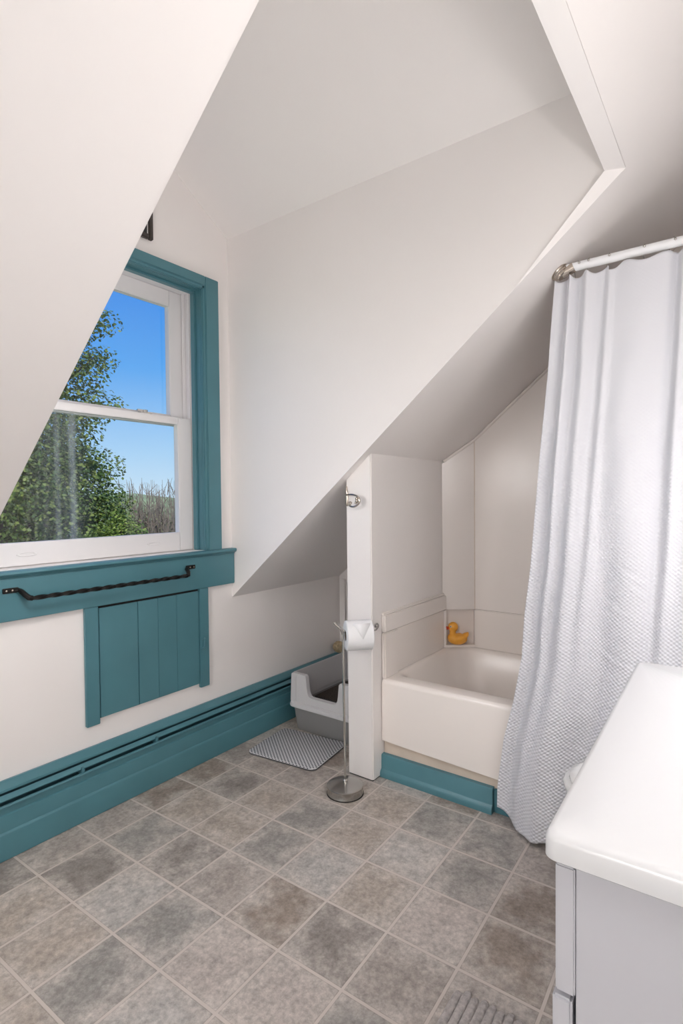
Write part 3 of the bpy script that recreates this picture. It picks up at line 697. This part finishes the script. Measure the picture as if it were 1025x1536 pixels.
loft(bm, [rrect(X0 + .004, X1 - .004, Yf + .004, Yb - .004, .03, .124), rrect(X0 - .012, X1 + .012, Yf - .014, Yb + .010, .045, .126), rrect(X0 - .013, X1 + .013, Yf - .015, Yb + .011, .045, .132), rrect(X0 - .010, X1 + .010, Yf - .012, Yb + .008, .045, .144), rrect(X0, X1, Yf - .002, Yb, .035, .149), rrect(X0 + .005, X1 - .005, Yf + .022, Yb - .005, .03, .150), rrect(X0 + .007, X1 - .007, Yf + .024, Yb - .007, .03, .124)], False, False)
obj('rim', bm, 'traylight', lb)
# the shield: back and side walls, front wall with rounded U cut
bm = B()
H_ = .295
bx(bm, X0 + .006, X0 + .013, Yf + .02, Yb - .006, .146, H_, .002); bx(bm, X1 - .013, X1 - .006, Yf + .02, Yb - .006, .146, H_, .002); bx(bm, X0 + .006, X1 - .006, Yb - .013, Yb - .006, .146, H_, .002)
obj('shield', bm, 'traylight', lb)
bm = B(); xa_, xb_ = X0 + .004, X1 - .004; ua, ub, uz, ur = X0 + .108, X1 - .108, .184, .028
def arc(cx, cz, a0, a1, n=6): return [(cx + ur * math.cos(a0 + (a1 - a0) * k / n), cz + ur * math.sin(a0 + (a1 - a0) * k / n)) for k in range(n + 1)]
def upright(pts): prism_y(bm, pts, Yf + .006, Yf + .030)
def upright_pts(sg, xa_, ua):
    q = [(xa_ - .006, .148), (xa_ + .002, H_ - .006), (xa_ + .010, H_), (ua - .012, H_ - .002), (ua - .006, H_ - .010), (ua + .000, uz + .045), (ua + .004, uz + .022), (ua + .014, uz + .006), (ua + .030, uz), (ua + .030, .148)]
    return q if sg > 0 else [(xa_ + ua_ - x if False else 2 * xm - x, z) for x, z in q]
xm = (X0 + X1) / 2; ua_ = 0
upright(upright_pts(1, xa_, ua)); upright(upright_pts(-1, xa_, ua))
bx(bm, ua + .029, ub - .029, Yf + .006, Yf + .030, .148, uz)
bx(bm, xa_ + .03, xa_ + .036, Yf + .003, Yf + .008, .15, H_ - .015, .002); bx(bm, xb_ - .036, xb_ - .03, Yf + .003, Yf + .008, .15, H_ - .015, .002)
obj('entrance_wall', bm, 'traylight', lb)
bm = B(); prism(bm, [(ua + .006, Yf + .029, uz + .001), (ub - .006, Yf + .029, uz + .001), (ub - .006, Yf + .062, uz - .008), (ua + .006, Yf + .062, uz - .008)], 0, (0, 0, -.004)); obj('entrance_sill', bm, 'traylight', lb)
bm = B()
for k in range(16):
    for rrow in range(2):
        x = ua + .012 + k * .0115 + rrow * .0055
        if x < ub - .02: bx(bm, x, x + .0075, Yf + .033 + rrow * .012, Yf + .041 + rrow * .012, uz - .003 - .0032 * rrow, uz + .0006 - .0032 * rrow)
obj('drain_holes', bm, 'gap', lb, smooth=False)

mt = thing('litter_mat', 'grey honeycomb-dotted litter mat lying in front of the litter box', 'mat', (-1.700, 1.945, 0), math.radians(6.5))
bm = B(); loft(bm, [rrect(-.186, .186, -.150, .150, .03, .001), rrect(-.188, .188, -.152, .152, .03, .004), rrect(-.186, .186, -.150, .150, .03, .007)]); obj('backing', bm, 'matedge', mt, local=True)
bm = B(); loft(bm, [rrect(-.186, .186, -.150, .150, .03, .007), rrect(-.188, .188, -.152, .152, .03, .010), rrect(-.184, .184, -.148, .148, .028, .0125)]); obj('top_layer', bm, 'mat', mt, local=True)

bm = B(); cxyz = Vector((-1.995, 2.672, .275))
for k in range(7):
    ax = Vector((math.sin(k * 2.1), math.cos(k * 1.3), math.sin(k * .9 + .4))).normalized(); u_ = ax.orthogonal().normalized(); w_ = ax.cross(u_); rr = .022 + .003 * (k % 3)
    tube(bm, [cxyz + Vector((0, 0, .004 * (k % 3))) + rr * (math.cos(a * PI / 9) * u_ + math.sin(a * PI / 9) * w_) for a in range(19)], .0085, 8)
tag(obj('rope_bundle', bm, 'rope'), 'small bundle of beige rope on the heater end behind the post', 'rope')

# ------------------------------------------------------------------ vanity (turned a degree with the floor pattern)
va = thing('bathroom_vanity', 'white bathroom vanity with moulded sink top at the right edge', 'vanity', (-.165, .618, 0), .017)
VD, VL = .43, .745
bm = B()
def sq(x0, x1, y0, y1, r, z): return rrect(x0, x1, y0, y1, r, z, 8)
n8 = len(sq(0, 1, 0, 1, .1, 0))
def ell(cx, cy, a, b, z):
    base = sq(-a, a, -b, b, min(a, b) * .98, z); return [(cx + p[0], cy + p[1], z) for p in base]
tx_0, tx_1, ty_0, ty_1 = -.012, VD + .004, -.006, VL + .018
rings = [sq(tx_0 + .004, tx_1, ty_0 + .004, ty_1, .012, .7875), sq(tx_0, tx_1, ty_0, ty_1, .014, .7905), sq(tx_0, tx_1, ty_0, ty_1, .014, .811), sq(tx_0 + .003, tx_1 - .003, ty_0 + .003, ty_1 - .003, .014, .8175), sq(tx_0 + .009, tx_1 - .009, ty_0 + .009, ty_1 - .009, .014, .820),
         ell(.262, .352, .166, .205, .8197), ell(.262, .352, .160, .199, .8185), ell(.262, .352, .152, .190, .812), ell(.262, .352, .145, .182, .798), ell(.262, .352, .122, .152, .75), ell(.255, .352, .07, .085, .715), ell(.26, .352, .022, .022, .708)]
loft(bm, rings, True, True); obj('sink_top', bm, 'vtop', va, local=True, ang=50)
bm = B(); lathe(bm, [(0, .711), (.02, .711), (.023, .709), (.023, .707)], (.26, .352, 0), n=24); obj('drain', bm, 'chrome', va, local=True)
bm = B(); bx(bm, .0210, VD, .0025, .022, .06, .787, .001); bx(bm, .0225, VD, VL - .02, VL, .06, .787, .001); bx(bm, VD - .012, VD, .02, VL - .02, .06, .787); bx(bm, .0225, VD, .02, VL - .02, .06, .08); bx(bm, .06, VD, .006, VL - .002, 0, .062)
obj('cabinet', bm, 'white', va, local=True)
bm = B(); bx(bm, .0, .0205, .0, VL, .642, .785, .0018); obj('drawer_front', bm, 'white', va, local=True)
for a, b in ((0, VL / 2 - .0015), (VL / 2 + .0015, VL)):
    bm = B(); bx(bm, -.0035, .0175, a, b, .066, .636, .003); obj('door', bm, 'white', va, local=True)

# ------------------------------------------------------------------ toilet between vanity and tub
to = thing('toilet', 'white toilet bowl with closed lid half hidden behind the vanity', 'toilet', (-.05, 1.59, 0))
def egg(cx, w, l0, l1, z, n=36):
    out = []
    for k in range(n):
        a = 2 * PI * k / n; c_, s_ = math.cos(a), math.sin(a); out.append((cx + (l1 if c_ > 0 else l0) * c_, 1.59 + w * s_, z))
    return out
bm = B(); loft(bm, [egg(-.10, .12, .16, .26, 0), egg(-.10, .115, .155, .26, .04), egg(-.10, .10, .13, .27, .14), egg(-.11, .13, .18, .30, .24), egg(-.115, .168, .255, .30, .34), egg(-.115, .176, .278, .30, .375), egg(-.115, .174, .277, .30, .395)]); obj('bowl', bm, 'porcelain', to, ang=60)
bm = B(); loft(bm, [egg(-.115, .176, .280, .21, .396), egg(-.115, .180, .284, .21, .402), egg(-.115, .180, .284, .21, .412), egg(-.115, .176, .28, .21, .416)]); obj('seat', bm, 'porcelain', to, ang=60)
bm = B(); loft(bm, [egg(-.112, .170, .268, .21, .4165), egg(-.112, .174, .272, .21, .423), egg(-.112, .172, .27, .21, .433), egg(-.112, .155, .25, .19, .441), egg(-.112, .08, .14, .1, .446)]); obj('lid', bm, 'porcelain', to, ang=60)
bm = B(); bx(bm, .10, XR - .008, 1.40, 1.78, .39, .74, .02, 3); obj('tank', bm, 'porcelain', to)
bm = B(); bx(bm, .09, XR - .006, 1.39, 1.79, .741, .775, .010, 3); obj('tank_lid', bm, 'porcelain', to)

# ------------------------------------------------------------------ bath mat at the lower edge
rg = thing('bath_mat', 'ribbed grey bath mat on the floor in front of the vanity', 'bath mat', (-.40, .9, 0), .02)
bm = B(); xl_, wr, nr = -.135, .0205, 14
for k in range(nr):
    x = xl_ + wr * k; ye = .300 + .004 * math.sin(k * 2.3) + .010 * (k > 0); sec = []
    for m_ in range(15):
        f = m_ / 14; y = -.36 + (ye + .36) * f
        endr = min(1, math.sqrt(max(0, 1 - max(0, (y - (ye - .014)) / .014) ** 2))) if y > ye - .014 else 1
        sec.append((y, max(endr, .12)))
    sec.insert(-1, (ye - .008, .82)); sec.insert(-1, (ye - .003, .55)); sec.sort()
    loft(bm, [[(x + (wr * .515) * e * math.cos(PI * q / 8), y, .0035 + .008 * e * math.sin(PI * q / 8) ** .6) for q in range(9)] for y, e in sec], True, True)
obj('pile', bm, 'rug', rg, local=True, ang=60)
bm = B(); bx(bm, xl_ - .010, xl_ + wr * (nr - 1) + .01, -.36, .298, .0004, .006); obj('backing', bm, 'rug', rg, local=True)

# ------------------------------------------------------------------ outside
def leaves(bm_v, bm_f, blobs, n, size, flat=.6):
    tot = sum(b[3] * b[4] * b[5] for b in blobs) ; 
    for cx, cy, cz, rx, ry, rz in blobs:
        m_ = int(n * (rx * ry * rz) / tot)
        for _ in range(m_):
            while True:
                p = Vector((random.uniform(-1, 1), random.uniform(-1, 1), random.uniform(-1, 1)))
                if p.length <= 1: break
            p *= (.55 + .45 * p.length) if p.length > 0 else 1
            q = Vector((cx + p.x * rx, cy + p.y * ry, cz + p.z * rz))
            d = Vector((random.gauss(0, 1), random.gauss(0, 1), random.gauss(0, .6))).normalized(); nn = (p * .8 + Vector((random.gauss(0, .5), random.gauss(0, .5), .9 + random.gauss(0, .4)))).normalized()
            d = (d - d.dot(nn) * nn).normalized(); s_ = d.cross(nn); L_ = size * random.uniform(.65, 1.25)
            k = len(bm_v)
            bm_v += [q - d * L_ * .5, q + s_ * L_ * .34 - nn * L_ * .08, q + d * L_ * .5 - nn * L_ * .12, q - s_ * L_ * .34 - nn * L_ * .08]
            bm_f += [(k, k + 1, k + 2), (k, k + 2, k + 3)]
GZ = -5.6
def tree(nm, label, cat, base, blobs, nleaf, size, m, trunk_r, branches, group=None, barkm='bark'):
    t_ = thing(nm, label, cat, base, group=group)
    vs_, fs_ = [], []; leaves(vs_, fs_, blobs, nleaf, size)
    me_ = bpy.data.meshes.new('foliage'); me_.from_pydata([v - Vector(base) for v in vs_], [], fs_); me_.materials.append(M[m])
    o = bpy.data.objects.new('foliage', me_); C.objects.link(o); o.parent = t_
    if trunk_r:
        bm = B(); tx, ty, tz = base
        topz = max(b[2] for b in blobs)
        tube(bm, [(tx, ty, tz), (tx + .05, ty - .05, tz + 2), (tx, ty + .05, topz * .5 + tz * .5), (tx + .1, ty, topz)], [trunk_r, trunk_r * .85, trunk_r * .6, trunk_r * .15], 10)
        obj('trunk', bm, barkm, t_)
        for _ in range(branches):
            b = random.choice(blobs); z_ = random.uniform(.3, .85) * (b[2] - tz) + tz
            bm = B(); tube(bm, smoothpath([(tx, ty, z_), (tx * .6 + b[0] * .4, ty * .6 + b[1] * .4, z_ * .55 + b[2] * .45), (b[0], b[1], b[2] + b[5] * .2)], 3), [trunk_r * .3 * (1 - k / 7.5) for k in range(7)], 6); obj('branch', bm, barkm, t_)
    return t_
tx_ = -14
blobs = [(tx_, 5.6, 2.2, 1.8, 1.9, 2.3), (tx_, 6.9, 1.0, 1.6, 1.5, 1.6), (tx_ + .2, 7.6, .3, 1.3, 1.15, 1.1), (tx_, 7.75, 2.1, 1.0, .95, .62), (tx_, 7.2, 3.1, 1.1, .85, .8), (tx_, 7.8, 3.75, .9, 1.0, .5), (tx_, 7.3, 4.6, 1.0, 1.0, .75),
         (tx_, 8.0, 5.0, .6, .7, .42), (tx_, 7.2, 5.7, 1.0, .95, .55), (tx_, 7.9, 6.0, .7, .85, .42), (tx_, 6.9, 6.6, 1.0, .75, .6), (tx_, 5.8, 5.2, 1.6, 1.5, 1.8), (tx_, 5.7, 7.4, 1.4, 1.2, 1.1), (tx_, 4.2, 3.5, 1.8, 1.6, 3.0), (tx_, 6.3, -.7, 1.7, 2.2, 1.2), (tx_ + .6, 6.7, 1.9, 1.0, 1.0, 1.0), (tx_ + .6, 6.0, 3.6, 1.0, 1.0, 1.0), (tx_ + .5, 7.9, 1.2, .8, .75, .6), (tx_ + .5, 8.3, .9, .5, .45, .35)]
tree('maple_tree', 'tall leafy tree rising against the blue sky at the left of the window', 'tree', (tx_ - .2, 5.6, GZ), blobs, 80000, .105, 'leaf', .28, 14)
blobs = [(-10.6, 6.05, -.42, .8, .62, .62), (-10.6, 5.4, -.50, .8, .65, .62), (-10.6, 4.7, -.42, .8, .65, .66), (-10.6, 4.1, -.45, .7, .6, .66), (-10.6, 5.2, -1.7, 1.0, 1.7, 1.0)]
tree('leafy_bush', 'bright green bush below the tall tree along the window bottom', 'bush', (-10.6, 5.2, GZ), blobs, 16000, .075, 'leaf2', .12, 4)
blobs = [(-11.6, 7.25, .35, .6, .50, .55), (-11.9, 6.95, .15, .5, .45, .55), (-11.6, 7.6, -.05, .6, .48, .5), (-11.6, 7.15, .75, .3, .26, .28), (-11.6, 7.9, -.25, .5, .4, .4), (-11.6, 7.2, -.9, .8, .8, .8)]
tree('leafy_bush', 'mid green bush between the tall tree and the bare twigs', 'bush', (-11.6, 7.2, GZ), blobs, 14000, .07, 'leaf2', .12, 4)
# tall bare-twigged shrub to the right
base = (-14.2, 9.9, GZ); tw = thing('twiggy_shrub', 'grey bare-twigged shrub at the right of the lower window pane', 'shrub', base)
bm = B()
for k in range(170):
    x = base[0] + random.uniform(-.7, .7); y = base[1] + random.uniform(-1.0, 1.35); zt2 = random.uniform(.75, 1.85); lean = random.uniform(-.25, .25)
    tube(bm, [(x * .7 + base[0] * .3, y * .7 + base[1] * .3, GZ), (x, y, -1.2), (x + random.uniform(-.1, .1), y + lean * .5, .2), (x + random.uniform(-.15, .15), y + lean, zt2)], [.03, .02, .013, .004], 5, False)
    for _ in range(3):
        z_ = random.uniform(-.6, zt2 - .2); tube(bm, [(x, y + lean * .4, z_), (x + random.uniform(-.2, .2), y + lean * .4 + random.uniform(-.3, .3), z_ + random.uniform(.2, .5))], [.010, .003], 4, False)
obj('twigs', bm, 'twig', tw)
vs_, fs_ = [], []; leaves(vs_, fs_, [(base[0] - .3, 9.7, .35, .8, 1.1, .75), (base[0] - .3, 10.6, .2, .8, .9, .8), (base[0] - .3, 10, -1, 1, 1.4, 1)], 6000, .085)
me_ = bpy.data.meshes.new('foliage'); me_.from_pydata([v - Vector(base) for v in vs_], [], fs_); me_.materials.append(M['leaf3']); o = bpy.data.objects.new('foliage', me_); C.objects.link(o); o.parent = tw
# ground and a far wooded rise
bm = B(); bx(bm, -400, -3.2, -300, 400, GZ - .5, GZ); struct('ground', bm, 'ground', smooth=False)
bm = B(); R_ = []
for i in range(41):
    y = -60 + i * 9.0; hgt = 3.1 + 1.0 * math.sin(i * .45) + .5 * math.sin(i * 1.3 + 1)
    R_.append([(-150, y, GZ), (-165, y, GZ + (hgt - GZ) * .75), (-185, y, hgt), (-215, y, GZ + (hgt - GZ) * .7), (-240, y, GZ)])
loft(bm, R_, True, True, closed=False); struct('ground_hill', bm, 'hill', ang=80)

# ------------------------------------------------------------------ light
w = bpy.data.worlds.new('world'); bpy.context.scene.world = w; w.use_nodes = True
nt = w.node_tree; bg = nt.nodes['Background']
tc = nt.nodes.new('ShaderNodeTexCoord'); sp = nt.nodes.new('ShaderNodeSeparateXYZ'); nt.links.new(tc.outputs['Generated'], sp.inputs[0])
rp = nt.nodes.new('ShaderNodeValToRGB'); el = rp.color_ramp.elements
el[0].position = 0.0; el[0].color = (.62, .80, .95, 1); el[1].position = .42; el[1].color = (.03, .22, .82, 1)
e = el.new(.08); e.color = (.42, .68, .96, 1); e = el.new(.22); e.color = (.115, .41, .92, 1)
nt.links.new(sp.outputs['Z'], rp.inputs[0]); nt.links.new(rp.outputs[0], bg.inputs['Color']); bg.inputs['Strength'].default_value = 1.0
def lamp(nm, typ, loc, energy, col=(1, 1, 1), **k):
    l = bpy.data.lights.new(nm, typ); l.energy = energy; l.color = col
    for a, v in k.items(): setattr(l, a, v)
    o = bpy.data.objects.new(nm, l); C.objects.link(o); o.location = loc; return o
s = lamp('sun', 'SUN', (5, -3, 12), 6.0, (1, .95, .86), angle=.01); s.rotation_euler = Vector((-.62, .45, -.62)).to_track_quat('-Z', 'Y').to_euler()
WARM = (1, .990, .985)
lamp('counter_lamp', 'POINT', (.22, .48, 1.40), 7.5, WARM, shadow_soft_size=.05)
lamp('vanity_fill', 'POINT', (.18, 1.10, 1.45), 6.5, WARM, shadow_soft_size=.12)  # unseen fill added to brighten the tub side and the slope
lamp('tank_fill', 'POINT', (.18, 1.50, 1.05), 4.6, WARM, shadow_soft_size=.1)  # added fill above the tank, lifts stub wall and slanted ceiling
lamp('dormer_fill', 'POINT', (-1.50, .68, 1.38), 9.0, WARM, shadow_soft_size=.1)  # added fill inside the dormer for gable, cheek and ceiling
for nm, loc, d, e, sz in (('hall_fill', (-.4, -1.9, 1.85), (0, 0, -1), 36, .8), ('ceiling_fill', (-.2, -1.2, 2.1), (0, .3, -1), 2, .6)):  # unseen area fills added behind the camera for even room light
    a = lamp(nm, 'AREA', loc, e, WARM, shape='DISK', size=sz)
    a.rotation_euler = Vector(d).to_track_quat('-Z', 'Y').to_euler()

# ------------------------------------------------------------------ camera and view
cam = bpy.data.cameras.new('camera'); cam.sensor_fit = 'AUTO'; cam.sensor_width = 36; cam.lens = 820 * 36 / 1536; cam.clip_start = .02; cam.clip_end = 1000
co = bpy.data.objects.new('camera', cam); C.objects.link(co)
right = Vector((.80594029, .5919206, -.00949966)); fwd = Vector((-.5919599, .80560704, -.02409914)); upv = right.cross(fwd)
mw = Matrix(((right.x, upv.x, -fwd.x, 0), (right.y, upv.y, -fwd.y, 0), (right.z, upv.z, -fwd.z, 1.19), (0, 0, 0, 1)))
co.matrix_world = mw
bpy.context.scene.camera = co
vsn = bpy.context.scene.view_settings
vsn.view_transform = 'Standard'; vsn.look = 'None'; vsn.gamma = 1; vsn.use_curve_mapping = False; vsn.exposure = .06
cy = bpy.context.scene.cycles
cy.max_bounces = 10; cy.diffuse_bounces = 6; cy.transparent_max_bounces = 12; cy.use_denoising = True
